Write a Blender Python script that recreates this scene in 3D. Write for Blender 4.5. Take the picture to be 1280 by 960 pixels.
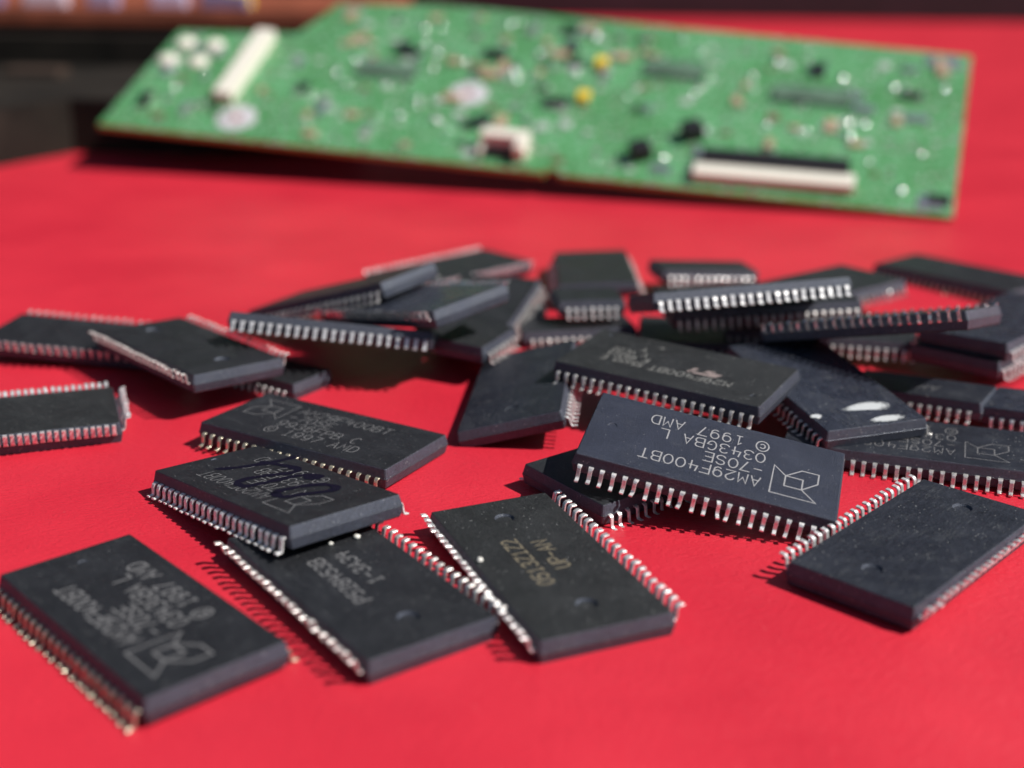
import bpy, bmesh, math, random
from mathutils import Vector, Matrix, Euler

# ------------------------------------------------------------ scene, camera, light
# one Blender unit is one centimetre
S = bpy.context.scene
for o in list(bpy.data.objects): bpy.data.objects.remove(o, do_unlink=True)
S.unit_settings.system = 'METRIC'; S.unit_settings.scale_length = 0.01
COL = S.collection
rad = math.radians

cam = bpy.data.cameras.new('camera')
camo = bpy.data.objects.new('camera', cam); COL.objects.link(camo)
PITCH, ROLL, CAMH, FPX = 0.33774, 0.011236, 6.0377, 1606.7
cam.sensor_width = 36.0; cam.lens = FPX / 1280.0 * 36.0
cam.clip_start = 0.05; cam.clip_end = 2000
fw = Vector((0, math.cos(PITCH), -math.sin(PITCH)))
r0 = Vector((1, 0, 0)); u0 = r0.cross(fw)
c_, s_ = math.cos(ROLL), math.sin(ROLL)
right = r0 * c_ + u0 * s_
up = u0 * c_ - r0 * s_
camo.matrix_world = Matrix(((right.x, up.x, -fw.x, 0), (right.y, up.y, -fw.y, 0), (right.z, up.z, -fw.z, CAMH), (0, 0, 0, 1)))
cam.dof.use_dof = True
cam.dof.focus_distance = 14.3
cam.dof.aperture_fstop = cam.lens * 1e-3 / (2 * 0.152)
cam.dof.aperture_blades = 0
S.camera = camo

SUN_AZ, SUN_EL = rad(-13), rad(49)      # azimuth from +X (the right), a little towards the viewer
sd = Vector((math.cos(SUN_AZ) * math.cos(SUN_EL), math.sin(SUN_AZ) * math.cos(SUN_EL), math.sin(SUN_EL)))
w = bpy.data.worlds.new('World'); S.world = w; w.use_nodes = True
nt = w.node_tree; nt.nodes.clear()
sky = nt.nodes.new('ShaderNodeTexSky'); sky.sky_type = 'NISHITA'; sky.sun_disc = False
sky.sun_elevation = SUN_EL; sky.sun_rotation = math.pi / 2 - SUN_AZ
bg = nt.nodes.new('ShaderNodeBackground'); bg.inputs['Strength'].default_value = 0.05
wo = nt.nodes.new('ShaderNodeOutputWorld')
nt.links.new(sky.outputs[0], bg.inputs[0]); nt.links.new(bg.outputs[0], wo.inputs[0])
sl = bpy.data.lights.new('sun', 'SUN'); sl.energy = 5.0; sl.angle = rad(0.5); sl.color = (1, .955, .9)
so = bpy.data.objects.new('sun', sl); COL.objects.link(so)
so.rotation_euler = sd.to_track_quat('Z', 'Y').to_euler()
S.view_settings.view_transform = 'Standard'; S.view_settings.look = 'None'
S.view_settings.exposure = 0.1; S.view_settings.gamma = 1.0
S.render.engine = 'CYCLES'
S.cycles.sample_clamp_indirect = 6.0
S.render.resolution_x = 1024; S.render.resolution_y = 768

# ------------------------------------------------------------ helpers
def finish(name, bm, mat, parent=None, smooth=False):
    me = bpy.data.meshes.new(name); bm.to_mesh(me); bm.free()
    if mat: me.materials.append(mat)
    if smooth:
        for p in me.polygons: p.use_smooth = True
    o = bpy.data.objects.new(name, me); COL.objects.link(o)
    if parent: o.parent = parent
    return o
def share(name, me, parent, loc=(0, 0, 0), rot=(0, 0, 0), scale=(1, 1, 1)):
    o = bpy.data.objects.new(name, me); COL.objects.link(o); o.parent = parent
    o.location = loc; o.rotation_euler = rot; o.scale = scale
    return o
def tag(o, label=None, cat=None, group=None, kind=None):
    if label: o['label'] = label
    if cat: o['category'] = cat
    if group: o['group'] = group
    if kind: o['kind'] = kind
    return o
def box(bm, x0, x1, y0, y1, z0, z1, bevel=0):
    r = bmesh.ops.create_cube(bm, size=1)
    for v in r['verts']:
        v.co = Vector(((x0 + x1) / 2 + v.co.x * (x1 - x0), (y0 + y1) / 2 + v.co.y * (y1 - y0), (z0 + z1) / 2 + v.co.z * (z1 - z0)))
    if bevel:
        es = list({e for v in r['verts'] for e in v.link_edges})
        bmesh.ops.bevel(bm, geom=es, offset=bevel, segments=2, affect='EDGES', profile=.7)

class N:                                    # small node-tree writer
    def __init__(s, name):
        s.m = bpy.data.materials.new(name); s.m.use_nodes = True
        s.t = s.m.node_tree; s.t.nodes.clear()
        s.b = s.t.nodes.new('ShaderNodeBsdfPrincipled'); o = s.t.nodes.new('ShaderNodeOutputMaterial')
        s.t.links.new(s.b.outputs[0], o.inputs[0])
    def n(s, typ, **k):
        nd = s.t.nodes.new(typ)
        for a, v in k.items():
            if a.startswith('_'): setattr(nd, a[1:], v)
            else: nd.inputs[a].default_value = v
        return nd
    def l(s, a, b): s.t.links.new(a, b)
    def set(s, **k):
        for a, v in k.items(): s.b.inputs[a.replace('_', ' ')].default_value = v
    def ramp(s, src, stops):
        r = s.n('ShaderNodeValToRGB'); s.l(src, r.inputs[0])
        els = r.color_ramp.elements
        while len(els) < len(stops): els.new(.5)
        for e, (p, c) in zip(els, stops): e.position = p; e.color = (*c, 1) if len(c) == 3 else c
        return r.outputs[0]
    def coord(s, scale=None, obj=True):
        c = s.n('ShaderNodeTexCoord').outputs['Object' if obj else 'Generated']
        if scale:
            m = s.n('ShaderNodeMapping'); m.inputs['Scale'].default_value = scale; s.l(c, m.inputs[0]); c = m.outputs[0]
        return c
    def noise(s, vec, scale, detail=3, rough=.5):
        t = s.n('ShaderNodeTexNoise', Scale=scale, Detail=detail, Roughness=rough); s.l(vec, t.inputs['Vector']); return t.outputs['Fac']
    def bump(s, h, dist, strength=1, prev=None):
        b = s.n('ShaderNodeBump', Distance=dist, Strength=strength); s.l(h, b.inputs['Height'])
        if prev: s.l(prev, b.inputs['Normal'])
        return b.outputs[0]
    def mix(s, f, a, b):
        m = s.n('ShaderNodeMix', _data_type='RGBA')
        for src, i in ((f, 0), (a, 6), (b, 7)):
            if isinstance(src, (tuple, list)): m.inputs[i].default_value = (*src, 1)
            elif isinstance(src, (int, float)): m.inputs[i].default_value = src
            else: s.l(src, m.inputs[i])
        return m.outputs[2]

def g(v): return (v, v, v)

# ------------------------------------------------------------ materials
def mat_epoxy(name, base, rough, grain=1.0, dust=.5, smear=0.0, gloss=.0, spec=.55):
    k = N(name); c = k.coord()
    info = k.n('ShaderNodeObjectInfo')
    off = k.n('ShaderNodeVectorMath', _operation='ADD'); k.l(c, off.inputs[0])
    mul = k.n('ShaderNodeVectorMath', _operation='SCALE'); mul.inputs[0].default_value = (13.1, 7.7, 3.3)
    k.l(info.outputs['Random'], mul.inputs['Scale']); k.l(mul.outputs[0], off.inputs[1]); c = off.outputs[0]
    fine = k.noise(c, 62, 4, .8)
    col = k.mix(k.ramp(fine, [(.38, g(0)), (.64, g(1))]), tuple(x * .3 for x in base), tuple(x * 2.6 + .006 for x in base))
    big = k.noise(c, 2.2, 4, .6)
    col = k.mix(k.ramp(big, [(.45, g(0)), (.75, g(.55))]), col, tuple(x * 2.2 + .006 for x in base))
    # specks of dust and small chips
    vo = k.n('ShaderNodeTexVoronoi', Scale=21); k.l(c, vo.inputs['Vector'])
    sp = k.ramp(vo.outputs['Distance'], [(.0, g(1)), (.09, g(1)), (.16, g(0))])
    gate = k.ramp(k.noise(c, 11, 3), [(.48, g(0)), (.62, g(dust))])
    mm = k.n('ShaderNodeMath', _operation='MULTIPLY'); k.l(sp, mm.inputs[0]); k.l(gate, mm.inputs[1])
    col = k.mix(mm.outputs[0], col, (.5, .51, .5))
    # streaky rub marks
    st = k.n('ShaderNodeMapping'); st.inputs['Scale'].default_value = (1.6, 11, 6); st.inputs['Rotation'].default_value = (0, 0, .6); k.l(c, st.inputs[0])
    sn = k.noise(st.outputs[0], 3.2, 5, .7)
    sf = k.ramp(sn, [(.52, g(0)), (.72, g(.4 + smear))])
    col = k.mix(sf, col, tuple(x * 2.8 + .018 for x in base))
    for ang, sc in ((.3, 7.0), (1.35, 9.0)):
        m3 = k.n('ShaderNodeMapping'); m3.inputs['Rotation'].default_value = (0, 0, ang); m3.inputs['Scale'].default_value = (.35, 5, 1); k.l(c, m3.inputs[0])
        n3 = k.noise(m3.outputs[0], sc, 2, .5)
        ln = k.ramp(n3, [(.488, g(0)), (.5, g(1)), (.512, g(0))])
        gt = k.ramp(k.noise(c, 3.1, 2), [(.50, g(0)), (.62, g(.5 + smear))])
        m4 = k.n('ShaderNodeMath', _operation='MULTIPLY'); k.l(ln, m4.inputs[0]); k.l(gt, m4.inputs[1])
        col = k.mix(m4.outputs[0], col, (.09, .095, .10))
    k.l(col, k.b.inputs['Base Color'])
    ro = k.n('ShaderNodeMapRange'); k.l(big, ro.inputs[0])
    ro.inputs[1].default_value = .35; ro.inputs[2].default_value = .7
    ro.inputs[3].default_value = rough - gloss; ro.inputs[4].default_value = rough + .12
    k.l(ro.outputs[0], k.b.inputs['Roughness'])
    b1 = k.bump(fine, .008, .8 * grain); b2 = k.bump(k.noise(c, 38, 3), .004, .3, b1)
    k.l(b2, k.b.inputs['Normal'])
    k.set(Specular_IOR_Level=spec, Specular_Tint=(.80, .88, 1, 1))  # bluish sheen tint stands in for reflected sky
    return k.m
M_SIDE = mat_epoxy('moulded_side_epoxy', (.019, .022, .034), .56, grain=1.0, dust=.9, smear=.3, spec=1.0)  # paler bluish base on side faces imitates sky light; rough finish is moulded
M_BODY = mat_epoxy('charcoal_epoxy', (.0085, .009, .0105), .40)
M_NAVY = mat_epoxy('sky_tinted_grain_epoxy', (.010, .0125, .024), .42, grain=1.6, dust=.4)  # navy tint imitates reflected sky; the grain is the chip's own
M_GREY = mat_epoxy('grey_epoxy', (.010, .0105, .0100), .46, grain=1.3, dust=.8)
M_SHINY = mat_epoxy('polished_epoxy', (.015, .018, .027), .28, grain=.7, dust=1, smear=1.0, gloss=.10)
M_WORN = mat_epoxy('scuffed_epoxy', (.0085, .010, .015), .40, grain=.9, dust=1, smear=.45)

def mat_lead(name, col, rough, metal=1.0):
    k = N(name); c = k.coord(); info = k.n('ShaderNodeObjectInfo')
    off = k.n('ShaderNodeVectorMath', _operation='ADD'); k.l(c, off.inputs[0])
    mul = k.n('ShaderNodeVectorMath', _operation='SCALE'); mul.inputs[0].default_value = (31, 17, 23)
    k.l(info.outputs['Random'], mul.inputs['Scale']); k.l(mul.outputs[0], off.inputs[1]); c = off.outputs[0]
    f = k.noise(c, 22, 3, .6)
    cc = k.mix(k.ramp(f, [(.35, g(0)), (.7, g(1))]), tuple(x * .72 for x in col), tuple(min(1, x * 1.12) for x in col))
    k.l(cc, k.b.inputs['Base Color'])
    rr = k.n('ShaderNodeMapRange'); k.l(f, rr.inputs[0]); rr.inputs[3].default_value = rough - .08; rr.inputs[4].default_value = rough + .18
    k.l(rr.outputs[0], k.b.inputs['Roughness'])
    k.set(Metallic=metal)
    k.l(k.bump(k.noise(c, 60, 2), .002, .4), k.b.inputs['Normal'])
    return k.m
M_LEAD = mat_lead('tinned_lead', (.80, .78, .75), .36, .66)
M_LEADB = mat_lead('bright_lead', (.90, .90, .89), .34, .6)
M_LEADY = mat_lead('tarnished_lead', (.76, .70, .54), .32, .8)

M_LEADM = mat_lead('matte_tin_lead', (.92, .91, .89), .4, .3)
M_LEADS = mat_lead('sparkling_lead', (.95, .95, .94), .17, 1.0)
def flat(name, col, rough=.5, metal=0, spec=.5, var=.0, vs=8, bump=0, bs=60):
    k = N(name); k.set(Roughness=rough, Metallic=metal, Specular_IOR_Level=spec)
    c = k.coord()
    f = k.noise(c, vs, 4, .6)
    k.l(k.mix(k.ramp(f, [(.3, g(0)), (.7, g(1))]), tuple(x * (1 - var) for x in col), tuple(min(1, x * (1 + var)) for x in col)), k.b.inputs['Base Color'])
    if bump: k.l(k.bump(k.noise(c, bs, 3), bump, .6), k.b.inputs['Normal'])
    return k.m
M_INK = flat('laser_marking', (.27, .27, .28), .7, var=.45, vs=120)
M_INKF = flat('faint_laser_marking', (.14, .14, .145), .7, var=.45, vs=40)
M_INKG = flat('sandy_laser_marking', (.17, .145, .10), .7, var=.4, vs=60)
M_INKR = flat('rosy_laser_marking', (.25, .20, .19), .7, var=.3, vs=60)
M_PEN = flat('dark_violet_marker_ink', (.003, .002, .012), .6, spec=.25, var=.3, vs=60)

def mat_red():
    k = N('red_vinyl'); c = k.coord()
    lo = k.noise(c, .35, 4, .55)
    col = k.mix(k.ramp(lo, [(.35, g(0)), (.7, g(1))]), (.59, .021, .042), (.70, .032, .055))
    vo = k.n('ShaderNodeTexVoronoi', Scale=3.1); k.l(c, vo.inputs['Vector'])
    spk = k.ramp(vo.outputs['Distance'], [(0, g(1)), (.012, g(1)), (.02, g(0))])
    col = k.mix(spk, col, (.75, .42, .36))
    k.l(col, k.b.inputs['Base Color'])
    # leather like grain: short diagonal creases over fine pores
    m = k.n('ShaderNodeMapping'); m.inputs['Rotation'].default_value = (0, 0, rad(38)); m.inputs['Scale'].default_value = (7, 17, 8); k.l(c, m.inputs[0])
    wrp = k.noise(m.outputs[0], 1.5, 4, .6)
    b1 = k.bump(wrp, .022, .8)
    b2 = k.bump(k.noise(c, 36, 4, .65), .010, .8, b1)
    m2 = k.n('ShaderNodeMapping'); m2.inputs['Rotation'].default_value = (0, 0, rad(-20)); m2.inputs['Scale'].default_value = (.25, .8, 1); k.l(c, m2.inputs[0])
    b3 = k.bump(k.noise(m2.outputs[0], 1.1, 3), .10, .35, b2)
    k.l(b3, k.b.inputs['Normal'])
    k.set(Roughness=.36, Specular_IOR_Level=.38)
    return k.m
M_RED = mat_red()

# ------------------------------------------------------------ setting
bm = bmesh.new(); box(bm, -90, 95, -30, 150, -1.2, 0)
tag(finish('table_top', bm, M_RED), kind='structure')
bm = bmesh.new(); bmesh.ops.create_grid(bm, x_segments=1, y_segments=1, size=900)
for v in bm.verts: v.co.z = -72
tag(finish('floor', bm, flat('dark_floor', (.035, .028, .03), .8, var=.5, vs=.05)), kind='structure')

# ------------------------------------------------------------ chip building
def ring(bm, hx, hy, z, c):
    pts = []
    for sx, sy, a0 in ((1, 1, 0), (-1, 1, 90), (-1, -1, 180), (1, -1, 270)):
        for q in (0, 45, 90):
            a = rad(a0 + q); pts.append((sx * (hx - c) + c * math.cos(a), sy * (hy - c) + c * math.sin(a)))
    return [bm.verts.new((x, y, z)) for x, y in pts]
def fill_face(bm, loop, z, holes, up):
    edges = [bm.edges.new((loop[i], loop[(i + 1) % len(loop)])) if not bm.edges.get((loop[i], loop[(i + 1) % len(loop)])) else bm.edges.get((loop[i], loop[(i + 1) % len(loop)])) for i in range(len(loop))]
    for (hx, hy, hr, depth) in holes:
        n = 28; rim = [bm.verts.new((hx + hr * math.cos(2 * math.pi * i / n), hy + hr * math.sin(2 * math.pi * i / n), z)) for i in range(n)]
        flo = [bm.verts.new((hx + hr * .86 * math.cos(2 * math.pi * i / n), hy + hr * .86 * math.sin(2 * math.pi * i / n), z - depth)) for i in range(n)]
        for i in range(n):
            j = (i + 1) % n; edges.append(bm.edges.new((rim[i], rim[j])))
            bm.faces.new((rim[i], rim[j], flo[j], flo[i]))
        bm.faces.new(flo)
    bmesh.ops.triangle_fill(bm, edges=edges, use_beauty=True)
def body_mesh(L, W, T, pits):
    bm = bmesh.new(); d = .024; h = T / 2
    hx, hy = L / 2 + d, W / 2 + d
    rs = [ring(bm, hx - d - .014, hy - d - .014, 0, .012), ring(bm, hx - d, hy - d, .014, .02), ring(bm, hx - .002, hy - .002, h - .012, .025),
          ring(bm, hx, hy, h - .008, .025), ring(bm, hx, hy, h + .004, .025), ring(bm, hx - .004, hy - .004, h + .008, .025),
          ring(bm, hx - d, hy - d, T - .015, .02), ring(bm, hx - d - .004, hy - d - .004, T - .004, .02), ring(bm, hx - d - .013, hy - d - .013, T, .012)]
    for a, b in zip(rs, rs[1:]):
        for i in range(12): bm.faces.new((a[i], a[(i + 1) % 12], b[(i + 1) % 12], b[i]))
    bm.faces.new(rs[0][::-1])
    fill_face(bm, rs[-1], T, pits, 1)
    bmesh.ops.recalc_face_normals(bm, faces=bm.faces)
    bm.normal_update()
    for f in bm.faces:
        if abs(f.normal.z) < .6: f.material_index = 1
    return bm
def lead_mesh(T, kind, jit, mat, dead, width=.042, reach=1.0):
    rng = random.Random(kind * 31 + int(T * 100))
    h = T / 2; foot = -(h + .014)                       # centre height of the foot below the exit
    prof = [(-.02, 0), (.022, 0), (.040, -.004), (.053, -.018), (.060, -.040), (.068, foot + .030), (.074, foot + .013), (.088, foot + .003), (.105, foot), (.138, foot - .001)]
    prof = [(x * reach + jit * rng.uniform(-1, 1) * (.004 if i > 3 else 0), z + jit * rng.uniform(-1, 1) * (.004 if i > 6 else 0)) for i, (x, z) in enumerate(prof)]
    bm = bmesh.new(); t = .0095; vs = []
    for i, (x, z) in enumerate(prof):
        a = prof[max(0, i - 1)]; b = prof[min(len(prof) - 1, i + 1)]
        dx, dz = b[0] - a[0], b[1] - a[1]; l = math.hypot(dx, dz); nx, nz = -dz / l, dx / l
        w_ = width / 2 * (1.25 if i < 3 else 1.0); e = .0035
        row = []
        for (sw, st) in ((-1, 1), (1, 1), (1, -1), (-1, -1)):
            for q in ((0, 1) if sw * st < 0 else (1, 0)):
                ww = sw * (w_ - (e if q else 0)); tt = st * (t - (0 if q else e))
                row.append(bm.verts.new((ww, x + nx * tt, (z + nz * tt) * (-1 if dead else 1) + h)))
        vs.append(row)
    for a, b in zip(vs, vs[1:]):
        for i in range(8): bm.faces.new((a[i], a[(i + 1) % 8], b[(i + 1) % 8], b[i]))
    bm.faces.new(vs[0]); bm.faces.new(vs[-1][::-1])
    bmesh.ops.recalc_face_normals(bm, faces=bm.faces)
    me = bpy.data.meshes.new('lead'); bm.to_mesh(me); bm.free(); me.materials.append(mat)
    return me
_leads = {}
def get_leads(T, mat, dead, width=.042):
    key = (T, mat.name, dead, width)
    if key not in _leads: _leads[key] = [lead_mesh(T, i, 1.0, mat, dead, width) for i in range(4)]
    return _leads[key]

# ------------------------------------------------------------ stroke lettering
def arc(cx, cy, rx, ry, a0, a1, n=10):
    return [(cx + rx * math.cos(rad(a0 + (a1 - a0) * i / n)), cy + ry * math.sin(rad(a0 + (a1 - a0) * i / n))) for i in range(n + 1)]
O_ = arc(.5, .5, .5, .5, 90, 450, 22)
G = {
 'A': [[(0, 0), (.5, 1), (1, 0)], [(.2, .36), (.8, .36)]],
 'M': [[(0, 0), (.08, 1), (.5, .4), (.92, 1), (1, 0)]],
 '2': [arc(.5, .7, .46, .3, 170, -30, 10) + [(0, 0), (1, 0)]],
 '9': [arc(.5, .66, .46, .34, 0, 360, 18), [(.96, .66), (.9, .3)] + arc(.5, .3, .42, .3, -10, -130, 6)],
 '6': [arc(.5, .34, .46, .34, 0, 360, 18), [(.04, .34), (.1, .7)] + arc(.5, .7, .42, .3, 170, 50, 6)],
 'F': [[(0, 0), (0, 1), (1, 1)], [(0, .5), (.8, .5)]],
 'E': [[(1, 0), (0, 0), (0, 1), (1, 1)], [(0, .5), (.85, .5)]],
 '4': [[(.15, 1), (.0, .45), (.95, .45)], [(.72, .85), (.72, 0)]],
 '0': [O_],
 'O': [O_],
 'B': [[(0, 0), (0, 1), (.6, 1)] + arc(.62, .76, .32, .24, 90, -90, 7) + [(0, .52)], [(.6, .52)] + arc(.66, .26, .34, .26, 90, -90, 7) + [(0, 0)]],
 'T': [[(0, 1), (1, 1)], [(.5, 1), (.5, 0)]],
 '-': [[(.1, .5), (.9, .5)]],
 '7': [[(0, 1), (1, 1), (.35, 0)]],
 'S': [arc(.5, .75, .45, .25, 20, 270, 9) + arc(.5, .25, .48, .25, 90, -160, 9)],
 '3': [arc(.45, .74, .45, .26, 150, -90, 9) + arc(.45, .25, .52, .25, 90, -160, 9)],
 'G': [arc(.5, .5, .5, .5, 50, 350, 16) + [(1, .42), (.55, .42)]],
 'L': [[(0, 1), (0, 0), (.9, 0)]],
 'D': [[(0, 0), (0, 1), (.45, 1)] + arc(.45, .5, .52, .5, 90, -90, 10) + [(0, 0)]],
 '1': [[(.2, .75), (.5, 1), (.5, 0)], [(.2, 0), (.8, 0)]],
 '5': [[(.9, 1), (.1, 1), (.05, .55)] + arc(.45, .32, .48, .32, 110, -150, 10)],
 '8': [arc(.5, .74, .4, .26, 0, 360, 16), arc(.5, .24, .48, .25, 0, 360, 16)],
 'U': [[(0, 1)] + arc(.5, .4, .5, .4, 180, 360, 10) + [(1, 1)]],
 'P': [[(0, 0), (0, 1), (.6, 1)] + arc(.62, .74, .36, .26, 90, -90, 7) + [(0, .48)]],
 'N': [[(0, 0), (0, 1), (1, 0), (1, 1)]],
 'Z': [[(0, 1), (1, 1), (0, 0), (1, 0)]],
 'C': [arc(.5, .5, .5, .5, 50, 310, 16)],
 'K': [[(0, 0), (0, 1)], [(1, 1), (0, .45), (1, 0)]],
 'Y': [[(0, 1), (.5, .5), (1, 1)], [(.5, .5), (.5, 0)]],
 'V': [[(0, 1), (.5, 0), (1, 1)]],
 'X': [[(0, 0), (1, 1)], [(0, 1), (1, 0)]],
 '@': [arc(.55, .5, .72, .56, 0, 360, 26), arc(.55, .5, .3, .24, 45, 315, 12)],
}
def ribbon(bm, pts, z, wd, closed=False, var=0.0):
    pts = [Vector((p[0], p[1])) for p in pts]
    out = [pts[0]]
    for p in pts[1:]:
        if (p - out[-1]).length > 1e-5: out.append(p)
    pts = out; n = len(pts); L, R = [], []
    for i, p in enumerate(pts):
        if closed and (i == 0 or i == n - 1): a, b = pts[-2], pts[1]
        else: a, b = pts[max(0, i - 1)], pts[min(n - 1, i + 1)]
        d1 = (p - a); d2 = (b - p)
        if d1.length < 1e-7: d1 = d2
        if d2.length < 1e-7: d2 = d1
        d = d1.normalized() + d2.normalized()
        if d.length < .2: d = d2.normalized()
        d.normalize(); nn = Vector((-d.y, d.x))
        k = 1 / max(.55, abs(nn.dot(Vector((-d2.normalized().y, d2.normalized().x)))))
        ext = Vector((0, 0))
        if not closed and i == 0: ext = -d * wd * .4
        if not closed and i == n - 1: ext = d * wd * .4
        k *= 1 + var * (math.sin(i * .35) * .6 + math.sin(i * .83 + 1) * .4)
        if var and (i < 4 or i > n - 5): k *= .45 + .14 * min(i, n - 1 - i)
        L.append(bm.verts.new((*(p + ext + nn * wd / 2 * k), z))); R.append(bm.verts.new((*(p + ext - nn * wd / 2 * k), z)))
    for i in range(n - 1): bm.faces.new((R[i], R[i + 1], L[i + 1], L[i]))
def put_text(bm, s, x, y, h, adv, z, wd, flip=False, wr=.72):
    k = 0
    for i, ch in enumerate(s):
        for st in G.get(ch, []):
            pts = [(x + i * adv + px * adv * wr, y + py * h) for px, py in st]
            if flip: pts = [(-a, -b) for a, b in pts]
            closed = (Vector(st[0]) - Vector(st[-1])).length < 1e-4
            ribbon(bm, pts, z + .00012 * (k % 7), wd, closed); k += 1
LOGO = [[(-.675, -.075), (-.675, .45), (-1.17, .45), (-1.005, .27), (-.815, .27), (-.815, .08), (-.675, -.075)],
        [(-.815, .08), (-1.005, .08), (-1.005, .27)],
        [(-.815, .08), (-.98, -.09), (-1.165, -.09), (-1.165, .095), (-1.005, .27)]]
def flash_marking(T, lines, wd, dx=0):
    bm = bmesh.new(); z = T + .0012
    for i, l in enumerate(LOGO): ribbon(bm, [(a + dx, b) for a, b in l], z + .0001 * i, wd, i == 0)
    for i, s in enumerate(lines): put_text(bm, s, -.56 + dx, .245 - .236 * i, .178, .1365, z + .0003, wd)
    return bm
def maskrom_marking(T, a, b, wd=.022):
    bm = bmesh.new(); z = T + .0012
    put_text(bm, a, -.50, .095, .16, .127, z, wd, True); put_text(bm, b, -.25, -.19, .16, .127, z, wd, True)
    return bm
def other_marking(T):
    bm = bmesh.new(); z = T + .0012
    put_text(bm, 'M29F400BT', -.86, .17, .14, .128, z, .018)
    for i, s in enumerate(('55AM3 E', 'K 9931A', ' V VC22', '  Y')): put_text(bm, s, .36, .17 - .16 * i, .12, .088, z + .001, .017)
    put_text(bm, 'X', .36, -.46, .08, .08, z, .012)
    return bm
def st_logo(T):
    bm = bmesh.new(); z = T + .0012
    for pts in ([(-.60, .13), (-.27, .13), (-.30, .075), (-.50, .075), (-.47, .045), (-.40, .045), (-.44, -.035), (-.56, -.035), (-.53, -.0), (-.50, .0), (-.50, .015), (-.66, .015)],
                [(-.24, .13), (-.20, .13), (-.26, -.035), (-.32, -.035), (-.28, .075), (-.25, .075)]):
        vs = [bm.verts.new((x, y, z)) for x, y in pts]; f = bm.faces.new(vs)
    bmesh.ops.triangulate(bm, faces=bm.faces[:])
    for p in bm.verts: p.co.z = z
    return bm

SEEN = {'i': 0}
GROUP = 'memory chips scattered on the red sheet'
def make_chip(pose, dims, label, dead=False, bmat=None, lmat=None, pits=(), mark=None, markmat=None, pitch=.127, quad=False, top=True, lw=.042, wob=1.0, oneside=False):
    rx, ry, rz, X, Y, Z = pose
    L, W, T0 = [d / 10 for d in dims]; T = T0 + .012
    R = Euler((rx, ry, rz), 'XYZ').to_matrix()
    base = Vector((X / 10, Y / 10, Z / 10)) - R @ Vector((0, 0, T))
    t = bpy.data.objects.new('memory_chip', None); COL.objects.link(t); t.empty_display_size = .3
    t.location = base; t.rotation_euler = (rx, ry, rz)
    tag(t, label, 'computer chip', GROUP)
    SEEN['i'] += 1; rng = random.Random(SEEN['i'] * 7 + 1)
    body = finish('body', body_mesh(L, W, T, [(a / 10, b / 10, c / 10, d / 10) for a, b, c, d in pits]), bmat or M_BODY, t)
    body.data.materials.append(M_SIDE)
    ml = get_leads(T, lmat or M_LEAD, dead, lw)
    def row(n, px, half, ang, hw):
        for i in range(n):
            x = (i - (n - 1) / 2) * px
            a = rad(ang); lx = x; ly = hw + .008
            loc = (lx * math.cos(a) - ly * math.sin(a), lx * math.sin(a) + ly * math.cos(a), 0)
            share('lead', rng.choice(ml), t, loc, (rng.gauss(0, .02) + (rng.uniform(-.08, .08) if rng.random() < .04 else 0), 0, a + wob * rng.gauss(0, .04) + (rng.uniform(-.22, .22) if rng.random() < .06 else 0)), (rng.uniform(.93, 1.07), 1 + wob * rng.gauss(0, .03), 1 + wob * rng.gauss(0, .01)))
    n = int((L - .08) / pitch + .5)
    if not oneside: row(n, pitch, L / 2, 0, W / 2)
    row(n, pitch, L / 2, 180, W / 2)
    if quad:
        m = int((W - .15) / pitch + .5); row(m, pitch, W / 2, 90, L / 2); row(m, pitch, W / 2, -90, L / 2)
    if mark:
        bmk = mark(T)
        finish('printed_marking', bmk, markmat or M_INK, body)
    return t, body, T

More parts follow.
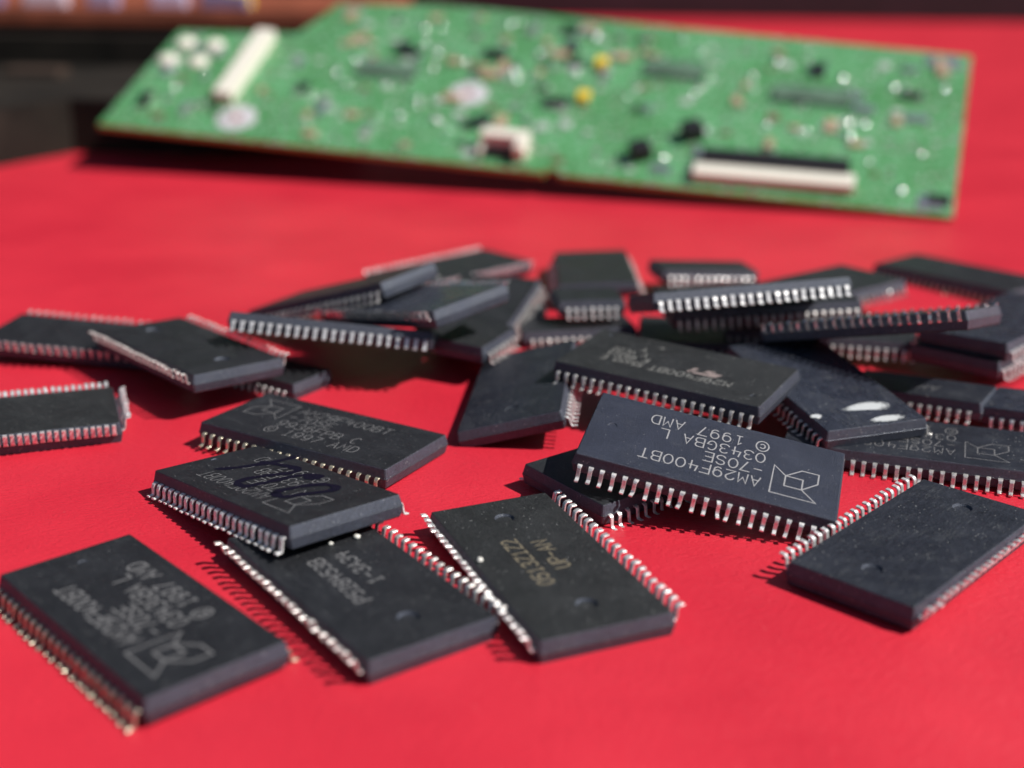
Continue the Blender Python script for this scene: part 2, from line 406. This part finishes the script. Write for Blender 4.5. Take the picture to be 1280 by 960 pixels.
P = {
    'hero': ((-0.1939, -0.1593, 2.8872, 22.2381, 131.1767, 6.5227), (28.2, 13.3, 2.35)),
    'm29': ((-0.0785, -0.0237, 2.5908, 21.0611, 157.1121, 8.0514), (28.2, 13.3, 2.35)),
    'c3': ((-0.2669, -0.0135, 1.4718, 0.9695, 161.6052, 3.8769), (28.2, 13.3, 2.35)),
    'marker': ((0.0342, 0.1153, 2.3074, -25.7685, 127.1594, 4.2626), (28.2, 13.3, 2.35)),
    'c8': ((-0.0215, 0.0211, -0.4923, -23.0717, 146.6648, 2.8809), (27.2, 13.3, 2.35)),
    'c9': ((0.0035, 0.0016, 2.325, -33.608, 102.4372, 2.7977), (28.2, 13.3, 2.35)),
    'c6': ((-0.0023, 0.003, -0.9351, -14.8541, 109.6366, 2.4121), (28.2, 13.3, 2.35)),
    'c5': ((0.0059, 0.0043, -1.1644, 3.225, 113.5547, 2.4078), (28.2, 13.3, 2.35)),
    'c4': ((-0.0072, -0.003, 0.8162, 41.7641, 118.7217, 2.7024), (28.2, 13.3, 2.35)),
    'c10': ((-0.0005, 0.0077, 2.8134, 48.3048, 146.0919, 2.7932), (28.2, 13.3, 2.35)),
    'c11': ((0.0306, 0.0047, 0.6829, 16.6792, 139.6375, 2.7336), (28.2, 13.3, 2.35)),
    'c12': ((-0.0306, -0.0705, 1.8508, 40.0296, 157.5089, 6.1412), (28.2, 13.3, 2.35)),
    'c13': ((-0.0061, 0.0518, -0.112, -62.9024, 183.4433, 3.124), (28.2, 13.3, 2.35)),
    'c14': ((-0.0355, -0.0213, -0.8333, -45.3693, 170.4696, 5.8923), (28.2, 13.3, 2.35)),
    'c15': ((0.0025, -0.0006, -0.5724, -35.085, 172.2211, 2.2993), (17.9, 7.5, 2.35)),
    'c16': ((0.0002, 0.0073, 0.3525, -60.3261, 151.5957, 2.6853), (20, 14, 2.7)),
    'c18': ((-0.3252, 0.0746, -0.0658, -24.773, 176.1584, 7.4329), (28.2, 13.3, 2.35)),
    'c19': ((0.0318, -0.0225, 1.1176, -5.242, 176.6716, 6.1157), (10.3, 7.5, 2.35)),
    'c20': ((0.0261, -0.3145, -0.5625, -27.0606, 193.5879, 8.0698), (28.2, 13.3, 2.35)),
    'c21': ((0.1127, -0.2108, -0.8478, -15.0625, 181.654, 9.8592), (28.2, 13.3, 2.35)),
    'c22': ((-0.0145, -0.0149, 0.7282, -11.6643, 228.6365, 2.6003), (28.2, 13.3, 2.35)),
    'c23': ((-0.0047, -0.0759, 1.3315, -5.3801, 195.4847, 4.9603), (28.2, 13.3, 2.35)),
    'c23b': ((0.0012, -0.0026, -0.0224, -3.7451, 200.7137, 2.6673), (17.9, 7.5, 2.35)),
    'c24': ((-0.0507, 0.0433, 1.5638, 14.3221, 223.044, 4.5219), (28.2, 13.3, 2.35)),
    'c25': ((-0.0003, -0.0035, 0.1446, 11.7537, 196.4212, 6.6432), (10.3, 7.5, 2.35)),
    'c26': ((-0.0001, -0.0034, 0.2112, 9.7178, 193.8408, 2.6437), (17.9, 7.5, 2.35)),
    'c39': ((-0.0018, 0.0014, -0.0964, 33.9416, 190.6068, 2.5242), (28.2, 13.3, 2.35)),
    'c27': ((0.0081, 0.0636, 0.2423, 34.1199, 224.4875, 4.4983), (17.9, 7.5, 2.35)),
    'c28': ((-0.2942, -0.046, 0.1799, 31.7395, 176.95, 13.3034), (28.2, 13.3, 2.35)),
    'c29': ((-0.0014, -0.0377, 0.1249, 36.4758, 187.6723, 9.2893), (28.2, 13.3, 2.35)),
    'c30': ((-0.1677, -0.2478, -0.6186, 49.4684, 167.6209, 11.9824), (28.2, 13.3, 2.35)),
    'c31': ((-0.002, 0.0012, -0.2267, 47.4552, 189.8496, 4.1144), (28.2, 13.3, 2.35)),
    'c32': ((-0.0546, -0.014, 0.7726, 73.8303, 184.2338, 7.3526), (28.2, 13.3, 2.35)),
    'c33': ((-0.0396, -0.0085, 0.775, 72.8142, 183.7629, 4.8035), (28.2, 13.3, 2.35)),
    'c34': ((0.0259, -0.0652, -0.6035, 54.9933, 163.2366, 3.4903), (17.9, 7.5, 2.35)),
    'c35': ((0.0895, -0.0859, -0.6108, 70.1032, 153.6513, 4.4332), (17.9, 7.5, 2.35)),
    'c37': ((0.0063, -0.021, -0.886, 82.1451, 229.6677, 2.5714), (28.2, 13.3, 2.35)),
    'c38': ((0.0138, -0.0014, 3.8003, 50.1942, 205.0995, 6.4536), (28.2, 13.3, 2.35)),
}
PITS = ((9.75, 0, 1.05, .28), (-9.75, 0, 1.05, .28))
DOT = ((11.5, -.4, .5, .10),)
am = lambda lines, wd, dx=0: (lambda T: flash_marking(T, lines, wd, dx))
D = (28.2, 13.3, 2.35)

# name of pose -> everything the photograph shows of that chip
hero, hb, T = make_chip(*P['hero'], 'grained chip with painted navy sky tint propped up at the centre with crisp pale upside-down print', bmat=M_NAVY, lmat=M_LEADB, pits=DOT,
    mark=am(['AM29F400BT', '-70SE', '0343GBA L', '@ 1997 AMD'], .017), lw=.043, wob=.4)
t, b, T = make_chip(*P['m29'], 'grey chip with faded print and pinkish logo directly behind the crisp printed centre chip', bmat=M_GREY, pits=((11.9, -5.0, .4, .1), (-12.2, 4.0, .35, .1)), mark=other_marking, markmat=flat('pale_worn_marking', (.19, .19, .18), .7, var=.6, vs=60))
finish('maker_logo', st_logo(T), M_INKR, b)
make_chip(*P['c3'], 'plain dark chip with no print, directly left of the pinkish-logo chip', oneside=True, bmat=M_WORN, lmat=M_LEADB, pits=((-9.75, 0, .9, .1),))
t, b, T = make_chip(*P['marker'], 'black chip with dark violet handwriting scrawled over its print, leaning on another chip', bmat=M_BODY, lmat=M_LEADM, pits=((12.6, -.2, .5, .1),),
    mark=am(['AM29F400BT', '-70SE', '9936FBB C', '@ 1997 AMD'], .015, .12), markmat=M_INKF, lw=.06)
bm = bmesh.new()
for i, s in enumerate([[(8.87, 1.54), (7.75, 0.19), (7.03, -1.84), (6.41, -3.81), (6.19, -5.75), (6.27, -7.16)], [(7.42, -3.24), (5.1, -3.89), (3.14, -4.43), (1.39, -4.41), (0.92, -3.32), (1.89, -1.62), (2.93, 0.59), (2.96, 2.11), (2.29, 3.11), (0.51, 2.98), (0.27, 1.47), (-0.01, -0.45), (-0.17, -2.62), (-1.01, -4.11), (-2.76, -4.63), (-2.91, -3.59), (-1.58, -3.3)], [(-3.74, 1.98), (-5.59, 2.44), (-6.22, 1.21), (-6.83, -0.6), (-7.83, -2.17), (-7.43, -3.65), (-5.52, -3.44), (-4.24, -2.01), (-3.77, -0.07), (-3.52, 1.16), (-3.76, 2.06)]]):
    # smooth the pen strokes
    q = [Vector((a / 10, c / 10)) for a, c in s]
    for _ in range(3):
        r = [q[0]]
        for a, c in zip(q, q[1:]): r += [a * .75 + c * .25, a * .25 + c * .75]
        q = r + [q[-1]]
    ribbon(bm, q, T + .0032 + .0006 * i, .098, False, .28)
finish('handwriting', bm, M_PEN, b)
make_chip(*P['c8'], 'black chip lying flat behind the handwritten one, faint logo at its left end', bmat=M_BODY, lmat=M_LEADY,
    mark=am(['AM29F400BT', '-70SE', '9936FPB C', '@ 1997 AMD'], .014), markmat=M_INKF)
make_chip(*P['c9'], 'blurred printed chip nearest the viewer in the bottom left corner', bmat=M_BODY, lmat=M_LEADY, pits=((11.2, -.3, .5, .1),),
    mark=am(['AM29F400BT', '-70SE', '0343GBA L', '@ 1997 AMD'], .024), markmat=M_INKF, lw=.046)
make_chip(*P['c6'], 'overturned chip beneath the handwritten chip, three white crumbs on it', dead=True, bmat=M_BODY, pits=PITS, lw=.055,
    mark=lambda T: maskrom_marking(T, 'P528453B', '1-3A34'), markmat=M_INKF)
make_chip(*P['c5'], 'overturned chip with sandy print and two round pits, at the front centre', dead=True, bmat=M_GREY, pits=PITS, lw=.06, lmat=M_LEADB,
    mark=lambda T: maskrom_marking(T, '0513Z1Z2', 'UP-AN'), markmat=M_INKG)
make_chip(*P['c4'], 'overturned scuffed chip with two round pits and no print, at the lower right', dead=True, bmat=M_WORN, lmat=M_LEADB, pits=PITS, lw=.055)
make_chip(*P['c10'], 'chip with very faint print and logo under the shiny chip, at the right edge', bmat=M_WORN, lmat=M_LEAD,
    mark=am(['AM29F400BT', '-70SE', '0343GBA L', '@ 1997 AMD'], .014), markmat=M_INKF)
make_chip(*P['c11'], 'shadowed chip poking out from under the left end of the crisp printed centre chip', bmat=M_BODY, lmat=M_LEADB)
t, b, T = make_chip(*P['c12'], 'polished shiny chip with painted white glare patches, right of the pinkish-logo chip', bmat=M_SHINY, lmat=M_LEAD)
k = N('painted_white_glare'); gc = k.coord(obj=False); oc = k.coord()  # pale film painted on the chip top in place of sun glare
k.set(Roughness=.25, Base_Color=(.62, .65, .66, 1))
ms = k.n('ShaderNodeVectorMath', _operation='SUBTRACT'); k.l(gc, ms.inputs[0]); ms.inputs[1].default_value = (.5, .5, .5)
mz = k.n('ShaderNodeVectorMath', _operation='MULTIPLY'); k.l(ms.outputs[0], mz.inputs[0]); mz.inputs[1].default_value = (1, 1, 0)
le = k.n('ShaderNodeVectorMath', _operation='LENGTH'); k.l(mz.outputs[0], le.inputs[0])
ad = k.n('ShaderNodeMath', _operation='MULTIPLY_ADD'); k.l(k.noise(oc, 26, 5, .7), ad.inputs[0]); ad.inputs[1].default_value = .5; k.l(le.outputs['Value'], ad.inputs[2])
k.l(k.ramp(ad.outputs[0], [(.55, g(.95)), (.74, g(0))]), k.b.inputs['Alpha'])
M_GLARE = k.m
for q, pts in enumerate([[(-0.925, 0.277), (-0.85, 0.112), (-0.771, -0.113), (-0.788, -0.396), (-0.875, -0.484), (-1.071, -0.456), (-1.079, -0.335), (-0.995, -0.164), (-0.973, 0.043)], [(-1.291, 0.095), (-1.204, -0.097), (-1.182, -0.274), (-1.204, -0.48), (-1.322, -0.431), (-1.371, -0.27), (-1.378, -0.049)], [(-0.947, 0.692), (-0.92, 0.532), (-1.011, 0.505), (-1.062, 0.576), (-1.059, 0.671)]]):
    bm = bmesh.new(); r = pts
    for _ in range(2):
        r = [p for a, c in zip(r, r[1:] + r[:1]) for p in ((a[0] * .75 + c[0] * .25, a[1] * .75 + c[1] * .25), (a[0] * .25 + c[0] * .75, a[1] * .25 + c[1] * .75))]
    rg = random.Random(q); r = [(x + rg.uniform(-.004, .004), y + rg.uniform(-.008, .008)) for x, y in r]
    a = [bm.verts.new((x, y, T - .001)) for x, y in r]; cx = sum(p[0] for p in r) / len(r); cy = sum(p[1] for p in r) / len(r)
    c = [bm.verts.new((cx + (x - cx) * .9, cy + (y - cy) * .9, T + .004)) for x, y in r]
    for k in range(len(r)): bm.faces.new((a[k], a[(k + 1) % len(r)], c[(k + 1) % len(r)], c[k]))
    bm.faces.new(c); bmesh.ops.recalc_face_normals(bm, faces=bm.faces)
    finish('glare_patch', bm, M_GLARE, b)
make_chip(*P['c13'], 'blurred chip at the left edge, its right end under another chip', dead=True, bmat=M_BODY)
make_chip(*P['c14'], 'tilted plain chip resting on two others at the upper left', dead=True, bmat=M_BODY, pits=PITS)
make_chip(*P['c15'], 'narrow chip peeking out under the tilted plain chip at the upper left', bmat=M_BODY, lmat=M_LEADB)
make_chip(*P['c16'], 'overturned square chip with bright leads on all sides at the left edge', dead=True, bmat=M_GREY, lmat=M_LEADB, pitch=.084, quad=True, lw=.05)
make_chip(*P['c18'], 'chip raised on the left pile with its long row of leads facing the viewer', bmat=M_GREY, lmat=M_LEADB, lw=.05)
make_chip(*P['c19'], 'chip end jutting out just right of the raised row of leads', bmat=M_BODY)
make_chip(*P['c20'], 'steeply tilted chip at the back of the left pile with a lit bluish end', bmat=M_BODY)
make_chip(*P['c21'], 'greenish shining chip on top of the left pile', dead=True, bmat=M_SHINY, lmat=M_LEADS, lw=.06)
make_chip(*P['c22'], 'farthest chip of the left pile with sparkling leads along its back edge', dead=True, bmat=M_BODY, lmat=M_LEADM)
make_chip(*P['c23'], 'chip with a pinkish lit right edge, at the right foot of the left pile', bmat=M_BODY)
make_chip(*P['c23b'], 'narrow chip hidden behind the left pile, only its end leads showing', bmat=M_BODY, lmat=M_LEADB)
make_chip(*P['c24'], 'chip seen end-on, topmost of the small stack behind the pinkish-logo chip', bmat=M_BODY)
make_chip(*P['c25'], 'short chip with eight bright leads in the small stack behind the pinkish-logo chip', bmat=M_BODY, lmat=M_LEADB)
make_chip(*P['c26'], 'narrow dark chip lowest in the small stack behind the pinkish-logo chip', bmat=M_BODY)
make_chip(*P['c39'], 'chip added to keep the gap dark right behind the pinkish-logo chip', bmat=M_BODY)  # added chip covering a lit red gap so it reads as shade
make_chip(*P['c27'], 'low narrow chip behind the left end of the brightest row of leads', bmat=M_BODY, lmat=M_LEADB)
make_chip(*P['c28'], 'tilted chip with the brightest white row of leads, top of the right pile', bmat=M_GREY, lmat=M_LEADB, lw=.06)
make_chip(*P['c29'], 'dark chip directly under the brightest row of leads', bmat=M_BODY, lmat=M_LEAD)
make_chip(*P['c30'], 'tilted chip with a shaded brown row of leads, right of the brightest row', dead=True, bmat=M_GREY, lmat=M_LEADS)
make_chip(*P['c31'], 'shadowed chip with grey leads under the shaded brown row of leads', bmat=M_BODY, lmat=M_LEAD)
make_chip(*P['c32'], 'upper of two stacked chips with black shaded ends at the right edge', bmat=M_SHINY, lmat=M_LEADB)
make_chip(*P['c33'], 'lower of two stacked chips with black shaded ends at the right edge', bmat=M_BODY, lmat=M_LEADB)
make_chip(*P['c34'], 'narrow chip with faint scratches between the shiny chip and the black stacked ends', bmat=M_WORN, lmat=M_LEAD,
    mark=lambda T: (lambda bm: (put_text(bm, 'AMD', -.25, -.05, .16, .16, T + .0012, .016, True), bm)[1])(bmesh.new()), markmat=M_INKF)
make_chip(*P['c35'], 'grey scuffed narrow chip cut by the right edge, below the black stacked ends', bmat=M_SHINY, lmat=M_LEADB)
make_chip(*P['c37'], 'farthest blurred chip at the upper right, alone on the red sheet', bmat=M_BODY, lmat=M_LEADY)
make_chip(*P['c38'], 'chip corner showing behind the brightest row of leads', bmat=M_BODY, lmat=M_LEADS)

# crumbs on the overturned chip
def crumb(x, y, z, r, label):
    bm = bmesh.new(); bmesh.ops.create_icosphere(bm, subdivisions=2, radius=r)
    rg = random.Random(int(x * 991))
    for v in bm.verts: v.co *= rg.uniform(.75, 1.2)
    for v in bm.verts: v.co.z = max(-r * .5, v.co.z * .8)
    o = finish('crumb', bm, flat('crumb_white', (.75, .74, .68), .6), smooth=True); o.location = (x, y, z + r * .5)
    tag(o, label, 'crumb', 'white crumbs on the overturned chips')
crumb(-1.551, 11.738, 0.242, 0.035, 'largest white crumb, right of the middle of the overturned chip under the handwritten one')
crumb(-1.797, 11.586, 0.243, 0.028, 'small white crumb at the left on the overturned chip under the handwritten one')
crumb(-1.675, 11.956, 0.243, 0.028, 'white crumb in the shade beside the blue end of the handwritten chip')
crumb(-0.293, 11.269, 0.238, 0.035, 'bluish white crumb at the left edge of the chip with sandy print')


# ------------------------------------------------------------ green circuit board
BM = Matrix(((0.96666, 0.24552, -0.07268, -10.91), (-0.2509, 0.85154, -0.46036, 33.92), (-0.05114, 0.46325, 0.88475, 1.2), (0, 0, 0, 1)))
brd = bpy.data.objects.new('circuit_board', None); COL.objects.link(brd); brd.matrix_world = BM
tag(brd, 'large green circuit board full of components, out of focus, propped up behind the chips', 'circuit board')
def mat_pcb():
    k = N('green_solder_mask'); c = k.coord()
    a = k.noise(c, .55, 5, .6); b_ = k.noise(c, 7, 4, .7)
    col = k.mix(k.ramp(a, [(.38, g(0)), (.62, g(1))]), (.035, .19, .035), (.08, .29, .10))
    col = k.mix(k.ramp(b_, [(.46, g(0)), (.64, g(.8))]), col, (.24, .50, .32))  # pale print-like mottling stands in for glare patches
    vo = k.n('ShaderNodeTexVoronoi', Scale=4.5); k.l(c, vo.inputs['Vector'])
    col = k.mix(k.ramp(vo.outputs['Distance'], [(.07, g(.9)), (.17, g(0))]), col, (.55, .62, .54))
    # rows of tiny tinned pads and print, only where the layout is dense
    v2 = k.n('ShaderNodeTexVoronoi', Scale=3.6, _distance='CHEBYCHEV', Randomness=.6); k.l(c, v2.inputs['Vector'])
    pd = k.ramp(v2.outputs['Distance'], [(.20, g(1)), (.26, g(0))])
    dn = k.ramp(k.noise(c, 1.1, 3), [(.40, g(0)), (.5, g(1))])
    pm = k.n('ShaderNodeMath', _operation='MULTIPLY'); k.l(pd, pm.inputs[0]); k.l(dn, pm.inputs[1])
    hu = k.ramp(k.noise(c, 5, 1), [(.42, (.62, .68, .62)), (.55, (.75, .72, .55)), (.62, (.10, .06, .05))])
    col = k.mix(pm.outputs[0], col, hu)
    k.l(col, k.b.inputs['Base Color'])
    k.l(k.ramp(pm.outputs[0], [(0, g(0)), (1, g(.85))]), k.b.inputs['Metallic'])
    k.l(k.ramp(pm.outputs[0], [(0, g(.36)), (1, g(.3))]), k.b.inputs['Roughness'])
    b0 = k.bump(v2.outputs['Distance'], .02, .8); k.l(k.bump(b_, .014, .5, b0), k.b.inputs['Normal'])
    return k.m
M_PCB = mat_pcb()
M_EDGE = flat('bare_board_edge', (.30, .26, .07), .6, var=.3)
def poly_prism(name, pts, z0, z1, mat, parent, side=None):
    bm = bmesh.new()
    a = [bm.verts.new((x, y, z0)) for x, y in pts]; b = [bm.verts.new((x, y, z1)) for x, y in pts]
    bm.faces.new(a[::-1]); bm.faces.new(b)
    for i in range(len(pts)):
        f = bm.faces.new((a[i], a[(i + 1) % len(pts)], b[(i + 1) % len(pts)], b[i]))
        if side: f.material_index = 1
    bmesh.ops.recalc_face_normals(bm, faces=bm.faces)
    o = finish(name, bm, mat, parent)
    if side: o.data.materials.append(side)
    return o
OUT = [(0, 0), (.24, 4.59), (3.7, 4.95), (4.35, 6.67), (7.48, 7.0), (14.4, 6.85), (21.77, 6.64), (21.5, 0), (12.4, 0), (12.35, .16), (12.05, .16), (12.0, 0)]
poly_prism('board_panel', OUT, -.16, 0, M_PCB, brd, M_EDGE)
M_WH = flat('cream_plastic', (.78, .76, .66), .45, var=.08)
M_BK = flat('black_plastic', (.012, .012, .014), .4)
M_SOL = flat('solder', (.95, .96, .95), .2, metal=1)
M_PAD = flat('tinned_pad', (.62, .66, .62), .35, metal=.8, var=.2)
M_PADW = flat('pale_pad', (.62, .70, .63), .3, metal=.35, var=.3)
M_PADB = flat('brown_pad', (.16, .08, .05), .5)
M_CER = flat('tan_ceramic', (.42, .30, .2), .5, var=.2)
M_YEL = flat('yellow_tantalum', (.85, .62, .05), .4)
M_SLV = flat('aluminium_can', (.72, .75, .76), .3, metal=.9)
def bbox(name, x, y, sx, sy, h, mat, rot=0, bev=.02):
    bm = bmesh.new(); box(bm, -sx / 2, sx / 2, -sy / 2, sy / 2, 0, h, bev)
    o = finish(name, bm, mat, brd); o.location = (x, y, .001); o.rotation_euler = (0, 0, rot); return o
def lug(o, sx, sy, h, n=3):                                  # tinned ends of a small component, as a sub-part
    for s in (-1, 1):
        bm = bmesh.new(); box(bm, s * sx / 2 - .03, s * sx / 2 + .03, -sy / 2 - .01, sy / 2 + .01, -.0005, h * .9, .008)
        finish('terminal', bm, M_SOL, o)
def dome(name, x, y, r, mat, h=.6):
    bm = bmesh.new(); bmesh.ops.create_uvsphere(bm, u_segments=14, v_segments=8, radius=r)
    for v in bm.verts: v.co.z = max(0, v.co.z) * h
    o = finish(name, bm, mat, brd, True); o.location = (x, y, .001); return o
for x, y in ((.71, 3.95), (1.59, 3.96), (.58, 3.08), (1.45, 3.14)):
    o = dome('white_button', x, y, .30, M_WH, .5)
o = bbox('ribbon_connector', 2.96, 3.04, .52, 3.1, .3, M_WH, 0)
o = bbox('capacitor', .89, 1.17, .34, .34, .2, M_BK); lug(o, .34, .34, .2)
def pad_ring(x, y, r1, r2):
    bm = bmesh.new(); n = 32
    A = [[bm.verts.new((r * math.cos(2 * math.pi * i / n), r * math.sin(2 * math.pi * i / n), z)) for i in range(n)] for r, z in ((r1, 0), (r1, .03), (r2, .03), (r2, 0))]
    for a, b in zip(A, A[1:]):
        for i in range(n): bm.faces.new((a[i], a[(i + 1) % n], b[(i + 1) % n], b[i]))
    bmesh.ops.recalc_face_normals(bm, faces=bm.faces)
    o = finish('mounting_pad', bm, flat('silver_pad', (.75, .74, .76), .45, metal=.3), brd); o.location = (x, y, .001)
    bm = bmesh.new(); bmesh.ops.create_circle(bm, cap_ends=True, segments=24, radius=r2 * .97)
    h = finish('screw_hole', bm, flat('hole_red', (.30, .07, .06), .6), o); h.location = (0, 0, .012)
pad_ring(3.6, .85, .52, .14); pad_ring(9.3, 2.87, .50, .14)
for x, y, sx, sy, r in ((9.54, 4.72, .62, .34, 0), (11.65, 2.8, .62, .28, 0), (11.28, 6.2, .4, .3, 0), (11.5, 5.3, .4, .25, 0), (10.0, 1.75, .4, .3, .3), (2.0 + 5, 4.6, .4, .5, .2), (18.0, 5.3, .35, .5, 0), (4.9, 2.4, .3, .3, 0)):
    o = bbox('black_component', x, y, sx, sy, .12, M_BK, r); lug(o, sx, sy, .12)
for x, y, s in ((14.17, 1.04, .5), (15.27, 2.05, .5)):
    o = bbox('power_coil', x, y, s, s, .34, M_BK, .5 if s else 0, .06)
    bm = bmesh.new(); box(bm, -.1, .1, -.1, .1, .342, .352, .004); finish('coil_core', bm, flat('ferrite', (.03, .03, .035), .3), o)
for x, y in ((12.45, 4.68), (12.32, 3.1)):
    o = bbox('yellow_capacitor', x, y, .3, .34, .2, M_YEL); lug(o, .3, .3, .16)
# U shaped white socket on the front edge
bm = bmesh.new(); box(bm, -.6, .6, .1, .42, 0, .42, .04); box(bm, .34, .6, -.28, .1, 0, .40, .03); box(bm, -.6, -.5, -.28, .1, 0, .2, .02)
o = finish('white_socket', bm, M_WH, brd); o.location = (10.85, .62, .001)
bm = bmesh.new(); box(bm, -.46, .3, -.26, .08, 0, .12, .01); finish('socket_slot', bm, M_BK, o)
# long cream connector with black latch
bm = bmesh.new(); box(bm, -1.86, 1.86, -.26, .16, 0, .26, .03); o = finish('long_connector', bm, M_WH, brd); o.location = (17.4, .62, .001); o.rotation_euler = (0, 0, .035)
bm = bmesh.new(); box(bm, -1.72, 1.72, .17, .62, 0, .36, .02); finish('latch', bm, M_BK, o)
for x, y, sx, sy in ((21.05, 6.2, .8, .5), (21.0, .42, .55, .5), (4.9, 6.3, .4, .35), (14.75, .6, .5, .3)):
    bbox('corner_pad', x, y, sx, sy, .04, M_SLV, 0, .01)
rb = random.Random(11)
def inside(x, y): return .5 < x < 21.2 and .35 < y < (4.4 if x < 4 else 6.5) and not (15.4 < x < 19.5 and y < 1.3) and not (2.5 < x < 3.5 and y > 1.3) and not (10 < x < 11.6 and y < 1.2)
cnt = 0
while cnt < 95:
    x, y = rb.uniform(.5, 21.2), rb.uniform(.4, 6.5)
    if not inside(x, y): continue
    cnt += 1
    mat = rb.choice([M_CER, M_BK, M_CER, M_PAD, M_SLV]); sx, sy = rb.choice([(.26, .15), (.36, .2), (.2, .13), (.5, .26)])
    o = bbox('chip_resistor', x, y, sx, sy, rb.uniform(.05, .1), mat, rb.choice([0, math.pi / 2]), .01); lug(o, sx, sy, .06)
for q in range(96):
    while True:
        x, y = rb.uniform(.5, 21.2), rb.uniform(.4, 6.5)
        if inside(x, y): break
    bm = bmesh.new(); a = rb.uniform(.06, .17); box(bm, -a, a, -a * rb.uniform(.4, 1), a * rb.uniform(.4, 1), 0, .025, .006)
    o = finish('contact_pad', bm, rb.choice([M_PADW, M_PADW, M_PADW, M_PADB]), brd); o.location = (x, y, .001)
cnt = 0
BRIGHT = [(8.77, 4.29), (10.36, 3.71), (10.15, 4.1), (7.2, 5.7), (7.9, 4.6), (15.0 - .3, 1.05), (5.8, 3.9), (6.2, 3.9), (19.9, 4.9), (18.6, 5.1), (18.6, 4.3), (20.3, .75), (19.0, 2.6), (16.9, 5.6), (9.5, 6.3), (12.0, 6.0), (7.8, 1.7), (8.8, 1.6), (18.9, 3.2), (19.3, 3.2)]
while cnt < 99:
    if cnt < len(BRIGHT): x, y = BRIGHT[cnt]; r = .10
    else:
        x, y = rb.uniform(.5, 21.2), rb.uniform(.4, 6.5); r = rb.uniform(.035, .085)
        if not inside(x, y): continue
    cnt += 1
    dome('solder_joint', x, y, r * 1.15, M_SOL, .65)
for x0, y0, n, st in ((13.6, 4.2, 12, .13), (6.0, 3.0, 14, .12), (17.0, 3.6, 16, .12)):
    o = bbox('board_chip', x0 + n * st / 2, y0 + .55, n * st, .55, .1, flat('dull_chip_top', (.09, .16, .11), .5, var=.4, vs=3), 0, .015)
    bm = bmesh.new(); box(bm, -.2 * st, .2 * st, -.08, .08, 0, .03, 0)
    lm = finish('lead', bm, M_SOL, o); lm.location = (-n * st / 2 + .5 * st, -.36, 0)
    for i in range(n):
        for s in (-1, 1):
            if i or s > 0: share('lead', lm.data, o, (-n * st / 2 + (i + .5) * st, s * .36, 0))

# ------------------------------------------------------------ things in the background
t = bpy.data.objects.new('black_case', None); COL.objects.link(t); t.location = (-17, 44, 0)
tag(t, 'dark brown-black case in shade at the back left, behind the green board', 'case')
M_CASE = flat('dark_case', (.016, .013, .010), .8, spec=.2, var=.6, vs=.5)
poly_prism('case_front', [(a + 17, b - 44) for a, b in ((-45, 18), (-18, 26), (-13.7, 34.3), (-12.5, 36.6), (-9.2, 36.3), (-4.5, 37.0), (-4.5, 45.9), (-45, 45.9))], 0, 1.5, M_CASE, t)
poly_prism('case_back', [(a + 17, b - 44) for a, b in ((-45, 45.9), (-4.5, 45.9), (-4.5, 62), (-45, 62))], 0, 2.5, M_CASE, t)
for q, (a, b, c3) in enumerate(((-20, 43, (.10, .05, .02)), (-24, 40, (.03, .05, .012)), (-17.5, 38, (.02, .03, .06)), (-15.5, 42.5, (.05, .03, .02)), (-27, 42, (.08, .07, .01)))):
    bm = bmesh.new(); box(bm, -.9, .9, -.6, .6, 0, .25, .05); o = finish('case_latch', bm, flat('dull_latch', c3, .7), t); o.location = (a + 17, b - 44, 1.5)

t = bpy.data.objects.new('brown_board', None); COL.objects.link(t); t.location = (-16, 52, 2.25)
tag(t, 'brown-red slab with small coloured parts, lying on the dark case at top left', 'board')
poly_prism('slab', [(-24, -5.0), (9.3, -5.0), (11.2, 9), (-24, 9)], .60, 1.1, flat('brown_red_lacquer', (.30, .085, .045), .4, var=.35, vs=.8), t)
poly_prism('slab_foot', [(-24, -4.4), (8.6, -4.4), (8.6, 8), (-24, 8)], 0, .598, flat('dark_red_felt', (.06, .004, .006), .8), t)
rb = random.Random(5)
cols = [(.36, .33, .5), (.55, .52, .72), (.22, .2, .34), (.6, .56, .66)]
for i in range(11):
    bm = bmesh.new(); s = rb.uniform(.5, .95); box(bm, -s, s, -.35, .35, 0, .5, .06)
    o = finish('coloured_block', bm, flat('lavender_plastic', cols[i % 4], .4), t); o.location = (-16.5 + i * 2.2, -3.4 + rb.uniform(-.5, .5), 1.101)
bm = bmesh.new(); bmesh.ops.create_cone(bm, segments=24, radius1=.62, radius2=.55, depth=.5, cap_ends=True)
o = finish('yellow_cap', bm, M_YEL, t); o.location = (5.6, -2.2, 1.36)

bm = bmesh.new(); box(bm, -75, 72, 0, 9, 0, 58, .2)  # height and width beyond view added to darken reflections on the chip tops
o = finish('dark_box', bm, flat('dark_box_card', (.02, .008, .014), .7, var=.4, vs=.2)); o.location = (0, 101, 0)
tag(o, 'dark blurred box along the top edge, farthest thing behind the green board', 'box')
